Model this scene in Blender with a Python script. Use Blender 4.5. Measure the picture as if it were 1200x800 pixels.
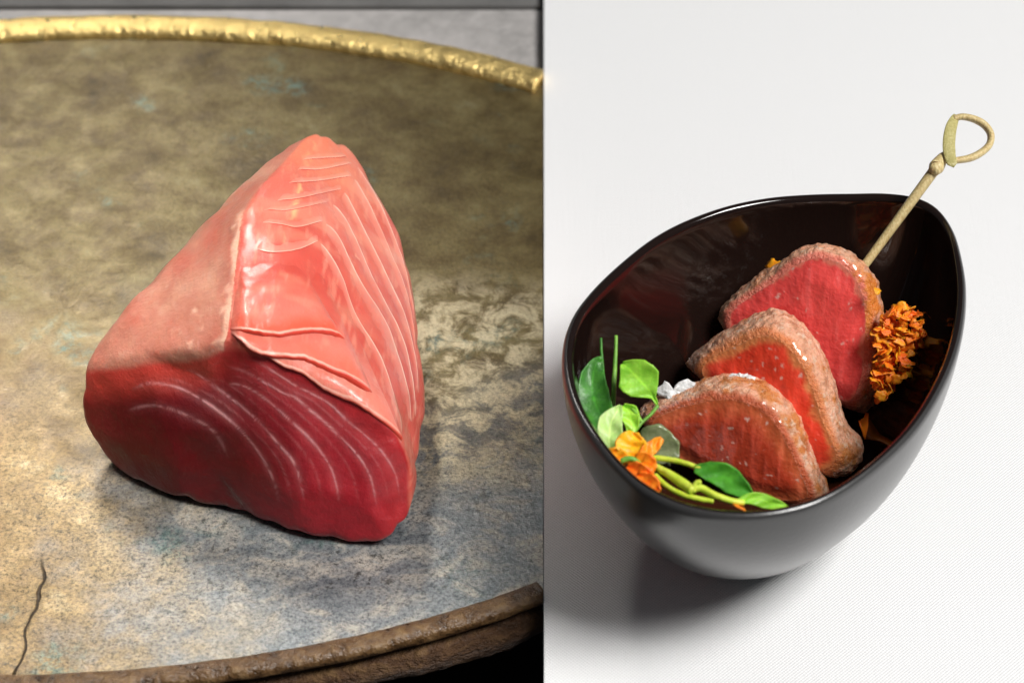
import bpy, bmesh, math, random
import numpy as np
from mathutils import Vector
from mathutils.bvhtree import BVHTree

for o in list(bpy.data.objects):
    bpy.data.objects.remove(o)
scene = bpy.context.scene
COL = scene.collection
rad = math.radians
CM = 0.01

# ------------------------------------------------------------------ camera
EL = rad(40); DIST = 0.62; LENS = 94.6
cam_d = bpy.data.cameras.new('camera'); cam = bpy.data.objects.new('camera', cam_d)
COL.objects.link(cam); scene.camera = cam
cam.location = (0, -DIST*math.cos(EL), DIST*math.sin(EL))
cam.rotation_euler = (math.pi/2 - EL, 0, 0)
cam_d.lens = LENS; cam_d.sensor_width = 36; cam_d.shift_x = -37/1200
cam_d.clip_start = 0.02; cam_d.clip_end = 20
cam_d.dof.use_dof = True; cam_d.dof.focus_distance = 0.580; cam_d.dof.aperture_fstop = 20

# ------------------------------------------------------------------ light
world = bpy.data.worlds.new('World'); scene.world = world; world.use_nodes = True
bg = world.node_tree.nodes['Background']
bg.inputs[0].default_value = (0.86, 0.93, 1.0, 1); bg.inputs[1].default_value = 0.07

def lamp(name, kind, loc, target, power, color=(1, 1, 1), **kw):
    d = bpy.data.lights.new(name, kind); o = bpy.data.objects.new(name, d); COL.objects.link(o)
    o.location = loc; d.energy = power; d.color = color
    for k, v in kw.items(): setattr(d, k, v)
    o.rotation_euler = (Vector(target) - Vector(loc)).to_track_quat('-Z', 'Y').to_euler()
    return o
lamp('window_light', 'AREA', (0.84, -0.46, 1.40), (0.02, 0.0, 0.0), 39.0, (1, 0.985, 0.96), shape='SQUARE', size=0.56)
lamp('tray_softbox', 'AREA', (-0.19, 0.40, 0.46), (-0.120, -0.02, 0.0), 0.085, (1, 0.96, 0.90), shape='RECTANGLE', size=0.10, size_y=0.22, spread=rad(24))
lamp('tuna_spot', 'AREA', (-0.15, -0.08, 0.40), (-0.100, -0.015, 0.02), 0.028, (1, 0.95, 0.88), shape='SQUARE', size=0.08, spread=rad(24))

scene.view_settings.view_transform = 'Standard'
scene.view_settings.look = 'None'
scene.view_settings.exposure = 0.0
scene.view_settings.gamma = 1.0
scene.render.engine = 'CYCLES'
scene.cycles.use_denoising = True
scene.cycles.max_bounces = 8

# ------------------------------------------------------------------ helpers
_F = np.array([0, math.cos(EL), -math.sin(EL)]); _R = np.array([1., 0, 0]); _U = np.array([0, math.sin(EL), math.cos(EL)])
EYE = np.array(cam.location)
def ray(px, py):
    d = _F + _R*((px-637)/1200*36/LENS) + _U*((400-py)/1200*36/LENS)
    return d/np.linalg.norm(d)
def at(px, py, z):
    """point of the photograph's pixel at height z (cm)"""
    d = ray(px, py); return EYE + d*((z*CM-EYE[2])/d[2])
def on_plane(px, py, p0, n):
    d = ray(px, py); return EYE + d*(np.dot(p0-EYE, n)/np.dot(d, n))
def unit(v):
    v = np.asarray(v, float); return v/(np.linalg.norm(v)+1e-12)

def _hash(ix, iy, iz, seed):
    h = (ix.astype(np.uint64)*np.uint64(73856093)) ^ (iy.astype(np.uint64)*np.uint64(19349663)) ^ (iz.astype(np.uint64)*np.uint64(83492791)) ^ np.uint64((seed*2654435761) & 0xffffffff)
    h &= np.uint64(0xffffffff)
    h = ((h >> np.uint64(15)) ^ h)*np.uint64(0x2c1b3c6d) & np.uint64(0xffffffff)
    h = ((h >> np.uint64(12)) ^ h)*np.uint64(0x297a2d39) & np.uint64(0xffffffff)
    h = (h >> np.uint64(15)) ^ h
    return (h & np.uint64(0xffffff)).astype(float)/0xffffff
def vnoise(P, scale, seed=0):
    """value noise in -1..1; P metres, scale features per metre (scalar or 3-vector)"""
    Q = np.asarray(P)*np.asarray(scale) + 1000.0
    I = np.floor(Q).astype(np.int64); f = Q-I; f = f*f*(3-2*f)
    r = 0
    for dx in (0, 1):
        for dy in (0, 1):
            for dz in (0, 1):
                w = (f[..., 0] if dx else 1-f[..., 0])*(f[..., 1] if dy else 1-f[..., 1])*(f[..., 2] if dz else 1-f[..., 2])
                r = r + w*_hash(I[..., 0]+dx, I[..., 1]+dy, I[..., 2]+dz, seed)
    return r*2-1
def fbm(P, scale, oct=4, seed=0, gain=0.5):
    r = 0; a = 1; s = np.asarray(scale, float); t = 0
    for k in range(oct):
        r = r + a*vnoise(P, s, seed+k*17); t += a; a *= gain; s = s*2.03
    return r/t
def sstep(a, b, x):
    t = np.clip((x-a)/(b-a), 0, 1); return t*t*(3-2*t)
def mixc(a, b, t):
    t = np.asarray(t)[..., None]; return np.asarray(a)*(1-t) + np.asarray(b)*t

def mesh_obj(name, V, F, mat, parent=None, cols=None, smooth=True):
    V = np.asarray(V, float)
    o_loc = np.zeros(3)
    q = parent
    while q is not None:
        o_loc = o_loc + np.array(q.location); q = q.parent
    me = bpy.data.meshes.new(name)
    me.from_pydata([tuple(v) for v in (V-o_loc)], [], [tuple(int(i) for i in f) for f in F])
    me.validate()
    if smooth: me.polygons.foreach_set('use_smooth', [True]*len(me.polygons))
    if cols is not None and len(me.vertices) == len(cols):
        ca = me.color_attributes.new('Col', 'FLOAT_COLOR', 'POINT')
        c = np.ones((len(cols), 4)); c[:, :3] = np.asarray(cols)
        ca.data.foreach_set('color', c.ravel())
    if mat: me.materials.append(mat)
    me.update()
    o = bpy.data.objects.new(name, me); COL.objects.link(o)
    if parent: o.parent = parent
    return o
def fix_normals(o):
    bm = bmesh.new(); bm.from_mesh(o.data); bmesh.ops.recalc_face_normals(bm, faces=bm.faces); bm.to_mesh(o.data); bm.free()
    return o
def empty(name, loc):
    o = bpy.data.objects.new(name, None); COL.objects.link(o); o.location = tuple(loc); o.empty_display_size = 0.01
    return o
def tag(o, label=None, cat=None, group=None, kind=None):
    if label: o['label'] = label
    if cat: o['category'] = cat
    if group: o['group'] = group
    if kind: o['kind'] = kind
    return o
def grid_faces(n, m, wrap_m=False, off=0):
    F = []
    for i in range(n-1):
        for j in range(m if wrap_m else m-1):
            k = (j+1) % m
            F.append((off+i*m+j, off+i*m+k, off+(i+1)*m+k, off+(i+1)*m+j))
    return F
def resample(P, n, closed=False):
    """catmull-rom resample of a polyline to n even points"""
    P = np.asarray(P, float); N = len(P); out = []
    segs = N if closed else N-1
    for i in range(segs):
        if closed: a, b, c, d = P[(i-1) % N], P[i], P[(i+1) % N], P[(i+2) % N]
        else: a, b, c, d = P[max(i-1, 0)], P[i], P[i+1], P[min(i+2, N-1)]
        for t in np.linspace(0, 1, 24, endpoint=False):
            out.append(0.5*((2*b)+(-a+c)*t+(2*a-5*b+4*c-d)*t*t+(-a+3*b-3*c+d)*t**3))
    out.append(P[0] if closed else P[-1])
    out = np.array(out); L = np.r_[0, np.cumsum(np.linalg.norm(np.diff(out, axis=0), axis=1))]
    s = np.linspace(0, L[-1], n, endpoint=not closed)
    return np.stack([np.interp(s, L, out[:, k]) for k in range(P.shape[1])], 1)
def param_resample(P, n, closed=False):
    """catmull-rom, same number of samples per segment, so that two outlines correspond"""
    P = np.asarray(P, float); N = len(P); segs = N if closed else N-1
    t_all = np.linspace(0, segs, n, endpoint=not closed); out = []
    for T in t_all:
        i = min(int(T), segs-1); t = T-i
        if closed: a, b, c, d = P[(i-1) % N], P[i], P[(i+1) % N], P[(i+2) % N]
        else: a, b, c, d = P[max(i-1, 0)], P[i], P[i+1], P[min(i+2, N-1)]
        out.append(0.5*((2*b)+(-a+c)*t+(2*a-5*b+4*c-d)*t*t+(-a+3*b-3*c+d)*t**3))
    return np.array(out)
def tube(P, r, seg=10, cap=True, flat=None, updir=None):
    """tube along P with radius r (scalar or list); flat = (width, thickness) radii for a ribbon"""
    P = np.asarray(P, float); n = len(P)
    r = np.full(n, r) if np.isscalar(r) else np.interp(np.linspace(0, 1, n), np.linspace(0, 1, len(r)), r)
    T = np.gradient(P, axis=0); T /= np.linalg.norm(T, axis=1)[:, None]
    up = unit(updir) if updir is not None else np.array([0.3, 0.2, 0.93])
    V = []
    for i in range(n):
        a = unit(np.cross(T[i], up)); b = np.cross(a, T[i])
        for k in range(seg):
            th = 2*math.pi*k/seg
            if flat is None: V.append(P[i]+r[i]*(math.cos(th)*a+math.sin(th)*b))
            else: V.append(P[i]+r[i]*(flat[0]*math.cos(th)*b+flat[1]*math.sin(th)*a))
    F = grid_faces(n, seg, True)
    if cap:
        ce = 0.2 if flat is None else flat[1]; V.append(P[0]-T[0]*r[0]*ce); V.append(P[-1]+T[-1]*r[-1]*ce); c0 = n*seg
        for k in range(seg):
            F.append((c0, (k+1) % seg, k)); F.append((c0+1, (n-1)*seg+k, (n-1)*seg+(k+1) % seg))
    return np.array(V), F

# ------------------------------------------------------------------ materials
class NT:
    def __init__(s, name):
        s.m = bpy.data.materials.new(name); s.m.use_nodes = True; s.t = s.m.node_tree
        s.b = s.t.nodes['Principled BSDF']
    def n(s, typ, **kw):
        x = s.t.nodes.new(typ)
        for k, v in kw.items():
            if k.startswith('i_'):
                key = k[2:].replace('_', ' ')
                x.inputs[key].default_value = v
            else: setattr(x, k, v)
        return x
    def l(s, a, b): s.t.links.new(a, b)
    def set(s, **kw):
        for k, v in kw.items():
            s.b.inputs[k.replace('_', ' ')].default_value = v
        return s
    def coords(s, scale=1.0, obj=True):
        tc = s.n('ShaderNodeTexCoord'); mp = s.n('ShaderNodeMapping')
        s.l(tc.outputs['Object'], mp.inputs[0])
        mp.inputs['Scale'].default_value = (scale,)*3 if np.isscalar(scale) else scale
        return mp.outputs[0]
    def noise(s, vec, scale, detail=4, rough=0.5, dist=0.0):
        x = s.n('ShaderNodeTexNoise'); x.inputs['Scale'].default_value = scale; x.inputs['Detail'].default_value = detail
        x.inputs['Roughness'].default_value = rough; x.inputs['Distortion'].default_value = dist
        s.l(vec, x.inputs['Vector']); return x.outputs['Fac']
    def ramp(s, fac, stops):
        x = s.n('ShaderNodeValToRGB'); e = x.color_ramp.elements
        while len(e) < len(stops): e.new(0.5)
        for k, (p, c) in enumerate(stops):
            e[k].position = p; e[k].color = tuple(c)+(1,) if len(c) == 3 else c
        s.l(fac, x.inputs[0]); return x.outputs[0]
    def rng(s, fac, a, b, c=0.0, d=1.0):
        x = s.n('ShaderNodeMapRange'); x.interpolation_type = 'SMOOTHSTEP'
        for i, v in zip(('From Min', 'From Max', 'To Min', 'To Max'), (a, b, c, d)): x.inputs[i].default_value = v
        s.l(fac, x.inputs[0]); return x.outputs[0]
    def mix(s, fac, a, b, mode='MIX'):
        x = s.n('ShaderNodeMix', data_type='RGBA', blend_type=mode)
        for k, v in ((0, fac), (6, a), (7, b)):
            if hasattr(v, 'is_output'): s.l(v, x.inputs[k])
            else: x.inputs[k].default_value = (tuple(v)+(1,) if k else v)
        return x.outputs[2]
    def math(s, op, a, b=0.0):
        x = s.n('ShaderNodeMath', operation=op)
        for k, v in enumerate((a, b)):
            if hasattr(v, 'is_output'): s.l(v, x.inputs[k])
            else: x.inputs[k].default_value = v
        return x.outputs[0]
    def bump(s, h, dist, strength=1.0, prev=None):
        x = s.n('ShaderNodeBump'); x.inputs['Distance'].default_value = dist; x.inputs['Strength'].default_value = strength
        s.l(h, x.inputs['Height'])
        if prev is not None: s.l(prev, x.inputs['Normal'])
        return x.outputs[0]
    def attr(s):
        x = s.n('ShaderNodeAttribute'); x.attribute_name = 'Col'; return x.outputs['Color']
    def out(s, color=None, normal=None, rough=None, metal=None):
        for v, k in ((color, 'Base Color'), (normal, 'Normal'), (rough, 'Roughness'), (metal, 'Metallic')):
            if v is not None: s.l(v, s.b.inputs[k])
        return s.m

def mat_flesh(name, sss=0.35, rough=0.32, bumpd=0.00025, coat=0.25, fibre=True, scale=0.004):
    m = NT(name); c = m.coords()
    n1 = m.noise(c, 900, 3); n2 = m.noise(c, 220, 4, 0.6)
    n3 = m.noise(m.coords((1.0, 0.35, 1.0)), 1800, 2)
    h = m.math('ADD', m.math('ADD', n1, n2), m.math('MULTIPLY', n3, 0.6))
    m.set(Subsurface_Weight=sss, Subsurface_Radius=(1.0, 0.22, 0.12), Subsurface_Scale=scale, Coat_Weight=coat, Coat_Roughness=0.14, IOR=1.4)
    m.b.subsurface_method = 'RANDOM_WALK'
    col = m.mix(m.rng(n2, 0.3, 0.75), m.attr(), m.attr(), 'MIX')
    col = m.mix(0.35, m.attr(), m.ramp(n2, [(0.3, (0.75, 0.7, 0.7)), (0.7, (1.0, 1.0, 1.0))]), 'MULTIPLY')
    return m.out(col, m.bump(h, bumpd), m.rng(n2, 0.3, 0.7, rough-0.08, rough+0.15))

M_TUNA = mat_flesh('raw_tuna_flesh', 0.36, 0.36, 0.00013, 0.22, scale=0.0024)
M_SLICE = mat_flesh('seared_tuna_flesh', 0.35, 0.34, 0.00016, 0.25, scale=0.0025)
m = NT('seared_tuna_crust'); c = m.coords()
n1 = m.noise(c, 1300, 4, 0.65); n2 = m.noise(c, 420, 3)
m.set(Subsurface_Weight=0.25, Subsurface_Radius=(1.0, 0.35, 0.2), Subsurface_Scale=0.0015, Coat_Weight=0.75, Coat_Roughness=0.10)
M_CRUST = m.out(m.mix(0.5, m.attr(), m.ramp(n1, [(0.3, (0.66, 0.46, 0.32)), (0.55, (1, 1, 1))]), 'MULTIPLY'),
                m.bump(m.math('ADD', n1, n2), 0.0007), m.rng(n1, 0.3, 0.7, 0.18, 0.5))

# tray patina
m = NT('patinated_tray_top'); c = m.coords()
big = m.noise(c, 16, 5, 0.6, 0.4); mid = m.noise(c, 62, 8, 0.72, 0.15); fine = m.noise(c, 900, 3, 0.6); spk = m.noise(c, 420, 4, 0.75)
streak = m.noise(m.coords((1.0, 1.35, 1.0)), 110, 5, 0.6, 0.8)
sep = m.n('ShaderNodeSeparateXYZ'); m.l(m.coords(), sep.inputs[0]); X, Y = sep.outputs[0], sep.outputs[1]
olive = m.ramp(mid, [(0.28, (0.035, 0.022, 0.007)), (0.45, (0.105, 0.074, 0.026)), (0.6, (0.165, 0.128, 0.052)), (0.78, (0.23, 0.21, 0.125))])
silver = m.ramp(streak, [(0.28, (0.10, 0.125, 0.15)), (0.48, (0.24, 0.26, 0.27)), (0.64, (0.44, 0.41, 0.36)), (0.8, (0.24, 0.32, 0.38))])
ochre = m.ramp(mid, [(0.3, (0.15, 0.09, 0.035)), (0.55, (0.26, 0.185, 0.09)), (0.75, (0.40, 0.34, 0.23))])
fY = m.rng(m.math('ADD', Y, m.math('MULTIPLY', m.math('SUBTRACT', big, 0.5), 0.16)), 0.00, -0.065)
col = m.mix(fY, olive, silver)
fO = m.rng(m.math('ADD', m.math('SUBTRACT', X, m.math('MULTIPLY', m.math('SUBTRACT', mid, 0.5), 0.11)), m.math('MULTIPLY', Y, 0.15)), 0.046, -0.012)
fO = m.math('MULTIPLY', fO, m.rng(Y, 0.02, -0.05))
col = m.mix(fO, col, ochre)
# verdigris flecks and sheen painted as a pale patch right of the fish
verd = m.math('MULTIPLY', m.rng(m.noise(c, 34, 4, 0.6), 0.55, 0.70), m.rng(spk, 0.42, 0.6))
col = m.mix(m.math('MULTIPLY', verd, 0.7), col, (0.10, 0.20, 0.19))
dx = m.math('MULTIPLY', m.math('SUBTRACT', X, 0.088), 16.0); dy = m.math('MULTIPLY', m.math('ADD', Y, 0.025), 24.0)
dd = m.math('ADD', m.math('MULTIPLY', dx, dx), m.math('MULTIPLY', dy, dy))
worn = m.math('MULTIPLY', m.rng(dd, 1.1, 0.15), m.rng(m.noise(c, 150, 5, 0.7, 0.5), 0.42, 0.6))  # mask of the pale patch that stands for reflected glare
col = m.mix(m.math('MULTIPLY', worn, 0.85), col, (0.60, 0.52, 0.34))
speck = m.math('MULTIPLY', m.rng(spk, 0.56, 0.66), m.rng(m.noise(c, 30, 3), 0.4, 0.62))
speck = m.math('MULTIPLY', speck, fY)
col = m.mix(m.math('MULTIPLY', speck, 0.8), col, (0.05, 0.05, 0.045))
m.set(Metallic=0.5, Specular_IOR_Level=0.7)
grain = m.ramp(m.noise(c, 1350, 3, 0.75), [(0.34, (0.35, 0.36, 0.37)), (0.47, (0.9, 0.9, 0.9)), (0.62, (1.35, 1.32, 1.25))])
col = m.mix(m.math('ADD', 0.35, m.math('MULTIPLY', fY, 0.6)), col, grain, 'MULTIPLY')
cw = m.math('ADD', m.math('SUBTRACT', X, 0.0058), m.math('MULTIPLY', m.math('SUBTRACT', m.noise(c, 55, 3, 0.5), 0.5), 0.012))
crack = m.math('MULTIPLY', m.rng(m.math('ABSOLUTE', cw), 0.00045, 0.0001), m.rng(Y, -0.080, -0.088))
col = m.mix(m.math('MULTIPLY', crack, 0.9), col, (0.02, 0.012, 0.006))
pits = m.rng(m.noise(c, 1500, 2, 0.6), 0.66, 0.72)
h = m.math('ADD', m.math('MULTIPLY', fine, 0.5), m.math('ADD', spk, m.math('SUBTRACT', m.math('MULTIPLY', mid, 0.3), m.math('MULTIPLY', crack, 2.0))))
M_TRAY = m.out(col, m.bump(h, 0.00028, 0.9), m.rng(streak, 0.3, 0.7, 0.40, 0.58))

m = NT('gilded_worn_rim'); c = m.coords()
a = m.noise(c, 60, 5, 0.65); b_ = m.noise(c, 300, 4, 0.7)
sep = m.n('ShaderNodeSeparateXYZ'); m.l(m.coords(), sep.inputs[0])
back = m.rng(sep.outputs[1], -0.03, 0.05)
gild = m.math('MULTIPLY', back, m.rng(m.math('ADD', a, m.math('MULTIPLY', b_, 0.6)), 0.50, 0.66))
wood = m.ramp(b_, [(0.3, (0.03, 0.014, 0.006)), (0.5, (0.13, 0.068, 0.026)), (0.7, (0.24, 0.145, 0.062))])
M_RIM = m.out(m.mix(gild, wood, (0.95, 0.70, 0.27)), m.bump(m.math('ADD', a, b_), 0.0012),
              m.rng(b_, 0.3, 0.7, 0.25, 0.5), m.math('MULTIPLY', gild, 0.85))
m = NT('old_brown_bark'); c = m.coords((1, 1, 2.2))
a = m.noise(c, 90, 6, 0.7, 0.6); b_ = m.noise(c, 420, 4, 0.7)
M_BARK = m.out(m.ramp(a, [(0.3, (0.012, 0.006, 0.003)), (0.5, (0.085, 0.038, 0.014)), (0.66, (0.20, 0.11, 0.04)), (0.78, (0.40, 0.30, 0.18))]),
               m.bump(m.math('ADD', a, b_), 0.002), m.rng(a, 0.3, 0.7, 0.4, 0.7))
m = NT('grey_stone_table'); c = m.coords()
a = m.noise(c, 22, 6, 0.65); b_ = m.noise(c, 240, 4, 0.6)
M_STONE = m.out(m.ramp(m.math('ADD', m.math('MULTIPLY', a, 0.7), m.math('MULTIPLY', b_, 0.3)), [(0.3, (0.24, 0.23, 0.22)), (0.5, (0.38, 0.36, 0.35)), (0.7, (0.52, 0.49, 0.48))]),
                m.bump(b_, 0.0006), None); m.set(Roughness=0.7)
m = NT('black_table'); a = m.noise(m.coords(), 60, 4); m.set(Roughness=0.6)
M_DARK = m.out(m.ramp(a, [(0.3, (0.008, 0.007, 0.006)), (0.7, (0.03, 0.026, 0.022))]), None)  # nearly black all over, tone varied by noise
m = NT('dark_grey_slab'); c = m.coords()
a = m.noise(c, 26, 6, 0.65)
M_SLAB = m.out(m.ramp(a, [(0.3, (0.07, 0.068, 0.066)), (0.7, (0.17, 0.165, 0.16))]), None); m.set(Roughness=0.75)

m = NT('white_woven_cloth'); c = m.coords()
sep = m.n('ShaderNodeSeparateXYZ'); m.l(c, sep.inputs[0])
K = 2*math.pi/0.00082
jit = m.noise(c, 420, 4, 0.6); jj = m.math('MULTIPLY', m.math('SUBTRACT', jit, 0.5), 4.0)
sx = m.math('SINE', m.math('ADD', m.math('MULTIPLY', sep.outputs[0], K), jj)); sy = m.math('SINE', m.math('ADD', m.math('MULTIPLY', sep.outputs[1], K), jj))
w = m.math('MULTIPLY', sx, sy)
slub = m.noise(m.coords((1, 22, 1)), 60, 3)
slub2 = m.noise(m.coords((22, 1, 1)), 60, 3)
hh = m.math('ADD', m.math('MULTIPLY', w, 0.5), m.math('MULTIPLY', m.math('ADD', slub, slub2), 0.4))
colr = m.mix(m.rng(w, -1, 0.3), (0.72, 0.72, 0.725), (0.84, 0.84, 0.845))
m.set(Roughness=0.9, Sheen_Weight=0.15, Specular_IOR_Level=0.2)
M_CLOTH = m.out(colr, m.bump(hh, 0.00018, 0.8))
m = NT('foam_board_side'); m.set(Base_Color=(0.78, 0.78, 0.78, 1), Roughness=0.85); M_SIDE = m.m

m = NT('black_glazed_ceramic'); c = m.coords()
m.set(Base_Color=(0.010, 0.005, 0.004, 1), Roughness=0.10, Specular_IOR_Level=0.35, Coat_Weight=0.45, Coat_Roughness=0.03)
M_BOWL = m.out(None, m.bump(m.noise(c, 120, 2), 0.00005, 0.4))
m = NT('dark_satin_glaze'); c = m.coords()
m.set(Base_Color=(0.035, 0.034, 0.034, 1), Roughness=0.28, Coat_Weight=0.3, Coat_Roughness=0.2, Specular_IOR_Level=0.7)
M_BOWLOUT = m.out(None, m.bump(m.noise(c, 900, 3), 0.00006, 0.6))
m = NT('dark_soy_sauce'); m.set(Base_Color=(0.030, 0.009, 0.004, 1), Roughness=0.06, Specular_IOR_Level=0.6); M_SAUCE = m.out(None, m.bump(m.noise(m.coords(), 260, 3), 0.0004))

m = NT('bamboo'); c = m.coords((1, 1, 1)); a = m.noise(m.coords((9, 9, 1)), 260, 4)
M_BAMBOO = m.out(m.ramp(a, [(0.3, (0.44, 0.32, 0.13)), (0.7, (0.68, 0.55, 0.28))]), m.bump(a, 0.0002)); m.set(Roughness=0.45, Subsurface_Weight=0.1, Subsurface_Scale=0.001)

m = NT('green_bamboo_skin'); a = m.noise(m.coords((9, 9, 1)), 260, 4)
M_BAMBOO2 = m.out(m.ramp(a, [(0.3, (0.34, 0.30, 0.10)), (0.7, (0.52, 0.46, 0.20))]), m.bump(a, 0.0002)); m.set(Roughness=0.35)

def mat_leaf(name, lo, hi, trans=0.3):
    m = NT(name); c = m.coords(); a = m.noise(c, 420, 4, 0.6)
    m.set(Roughness=0.48, Subsurface_Weight=0.45, Subsurface_Radius=(0.5, 1.0, 0.15), Subsurface_Scale=0.001, Coat_Weight=0.04)
    return m.out(m.mix(1.0, m.ramp(a, [(0.3, lo), (0.7, hi)]), m.attr(), 'MULTIPLY'), m.bump(a, 0.0003))
M_LEAF = mat_leaf('fresh_green_leaf', (0.20, 0.52, 0.025), (0.34, 0.70, 0.06))
M_LEAFD = mat_leaf('deep_green_leaf', (0.022, 0.13, 0.012), (0.06, 0.26, 0.02))
M_LEAFP = mat_leaf('pale_green_leaf', (0.36, 0.60, 0.14), (0.52, 0.74, 0.26))
M_STEM = mat_leaf('yellow_green_stem', (0.50, 0.66, 0.03), (0.70, 0.80, 0.10))
M_STEMG = mat_leaf('green_stem', (0.12, 0.32, 0.03), (0.22, 0.45, 0.06))
m = NT('orange_petal'); c = m.coords(); a = m.noise(c, 600, 4, 0.6)
m.set(Roughness=0.42, Subsurface_Weight=0.25, Subsurface_Radius=(1, 0.4, 0.05), Subsurface_Scale=0.0012)
M_PETAL = m.out(m.mix(1.0, m.ramp(a, [(0.3, (0.98, 0.25, 0.008)), (0.72, (1.0, 0.48, 0.015))]), m.attr(), 'MULTIPLY'), m.bump(a, 0.0004))
m = NT('flaky_salt'); c = m.coords(); a = m.noise(c, 700, 4)
m.set(Base_Color=(0.76, 0.75, 0.74, 1), Roughness=0.3, Subsurface_Weight=0.5, Subsurface_Radius=(1, 0.9, 0.85), Subsurface_Scale=0.001)
M_SALT = m.out(None, m.bump(a, 0.0007))
m = NT('translucent_vegetable'); c = m.coords(); a = m.noise(c, 500, 4)
m.set(Roughness=0.25, Subsurface_Weight=0.5, Subsurface_Radius=(0.8, 1, 0.5), Subsurface_Scale=0.002)
M_VEG = m.out(m.ramp(a, [(0.3, (0.13, 0.16, 0.07)), (0.7, (0.24, 0.27, 0.14))]), m.bump(a, 0.0004))

# ------------------------------------------------------------------ setting
def box_mesh(x0, x1, y0, y1, z0, z1):
    V = [(x, y, z) for z in (z0, z1) for y in (y0, y1) for x in (x0, x1)]
    F = [(0, 2, 3, 1), (4, 5, 7, 6), (0, 1, 5, 4), (2, 6, 7, 3), (0, 4, 6, 2), (1, 3, 7, 5)]
    return np.array(V), F
TABLE_Z = -0.035; SLAB_Z = -0.0036
V, F = box_mesh(-1.2, -0.0001, -0.6, 1.4, TABLE_Z-0.04, TABLE_Z)
tag(mesh_obj('table', V, F, M_DARK, smooth=False), kind='structure')
V, F = box_mesh(-0.9, -0.0002, 0.004, 0.1445, TABLE_Z+0.0002, SLAB_Z)
tag(mesh_obj('stone_slab', V, F, M_STONE, smooth=False), 'flat grey stone slab carrying the weathered tray', 'stone slab')
V, F = box_mesh(-0.9, -0.0002, 0.1455, 0.60, TABLE_Z+0.0002, SLAB_Z+0.0008)
tag(mesh_obj('stone_slab', V, F, M_SLAB, smooth=False), 'dark grey stone slab behind the tray at the far edge', 'stone slab')

# cloth covered board beside the tray
CLOTH_Z = 0.0
V, F = box_mesh(0.0001, 1.3, -0.6, 1.4, TABLE_Z-0.04, CLOTH_Z-0.0012)
tag(mesh_obj('display_table', V, F, M_SIDE, smooth=False), kind='structure')
nx, ny = 90, 130
gx = np.r_[0.0001, 0.00015, 0.00025, 0.0005, 0.001, 0.002, np.linspace(0.004, 1.3, nx-6)]; gy = np.linspace(-0.6, 1.4, ny)
GX, GY = np.meshgrid(gx, gy)
P = np.stack([GX, GY, np.zeros_like(GX)], -1).reshape(-1, 3)
P[:, 2] = CLOTH_Z + fbm(P, 12, 2, 5)*0.0002
top = P.copy(); bot = P.copy(); bot[:, 2] -= 0.0008
n = len(top); Fc = grid_faces(ny, nx)
F = list(Fc) + [tuple(n+i for i in f[::-1]) for f in Fc]
for i in range(ny-1):
    for j in (0, nx-1):
        F.append((i*nx+j, (i+1)*nx+j, n+(i+1)*nx+j, n+i*nx+j))
tag(mesh_obj('tablecloth', np.vstack([top, bot]), F, M_CLOTH), 'plain white finely woven tablecloth under the black bowl', 'tablecloth')

# ------------------------------------------------------------------ tray
TC = np.array([-0.112, 0.012]); TA, TB = 0.1785, 0.1195
def ell(th, k=0.0):
    """offset ellipse: k metres outward"""
    c, s = np.cos(th), np.sin(th)
    nrm = np.stack([c/TA, s/TB], -1); nrm /= np.linalg.norm(nrm, axis=-1)[..., None]
    return np.stack([TC[0]+TA*c, TC[1]+TB*s], -1) + nrm*k
tx = (-0.0001-TC[0])/TA
th0 = math.acos(tx)                      # the tray is cut straight at x = 0
TH = np.linspace(th0, 2*math.pi-th0, 1300)
troot = empty('serving_tray', (TC[0], TC[1], 0))
tag(troot, 'weathered oval metal tray with a worn gilded rim, under the raw tuna block', 'tray')
# top sheet (rows from centre line to rim)
rows = 60; V = []; cols = []
ctr = np.array([-0.05, 0.01])
for i in range(rows):
    f = (i+0.001)/(rows-1)
    q = np.vstack([ell(TH, -0.0015), np.c_[np.full(60, -0.0001), np.linspace(*(ell(TH[[-1, 0]], -0.0015)[:, 1]), 60)]]); q[:, 0] = np.minimum(q[:, 0], -0.0001); p = ctr + (q-ctr)*f
    P = np.c_[p, np.zeros(len(p))]
    P[:, 2] = fbm(P, 30, 3, 3)*0.00035 - 0.0003
    V.append(P)
V = np.vstack(V); F = grid_faces(rows, len(TH)+60, True)
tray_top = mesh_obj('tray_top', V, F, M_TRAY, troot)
def band(name, prof, mat, disp, seed, fs, TH=TH, thin=1.0, drop=0.0):
    V = []
    fr_ = sstep(0.25, -0.45, np.sin(TH)); sc = 1-(1-thin)*fr_        # the near edge is worn thin
    for (k, z) in prof:
        q = ell(TH, 0.0)
        d_ = ell(TH, 1.0)-q
        V.append(np.c_[q + d_*(k*sc)[:, None], z*sc - drop*fr_])
    V = np.stack(V); nprof = len(prof)
    N = np.zeros_like(V); C0 = V.mean(0)
    d = V-C0; d /= np.linalg.norm(d, axis=-1)[..., None]+1e-9
    V = V + d*(fbm(V, fs, 4, seed)*disp)[..., None]
    F = grid_faces(nprof, len(TH)) + [((nprof-1)*len(TH)+j, (nprof-1)*len(TH)+j+1, j+1, j) for j in range(len(TH)-1)]
    F.append([i*len(TH) for i in range(nprof)]); F.append([i*len(TH)+len(TH)-1 for i in range(nprof)][::-1])
    V = V.reshape(-1, 3); V[:, 0] = np.minimum(V[:, 0], -0.0001)
    return fix_normals(mesh_obj(name, V, F, mat, troot))
def sgp(v, p): return math.copysign(abs(v)**p, v)
prof = [(-0.0012+0.0043*sgp(math.cos(a), 0.85), -0.0002+0.0030*sgp(math.sin(a), 0.8)) for a in np.linspace(math.pi*1.08, -math.pi*0.75, 22)]
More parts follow.
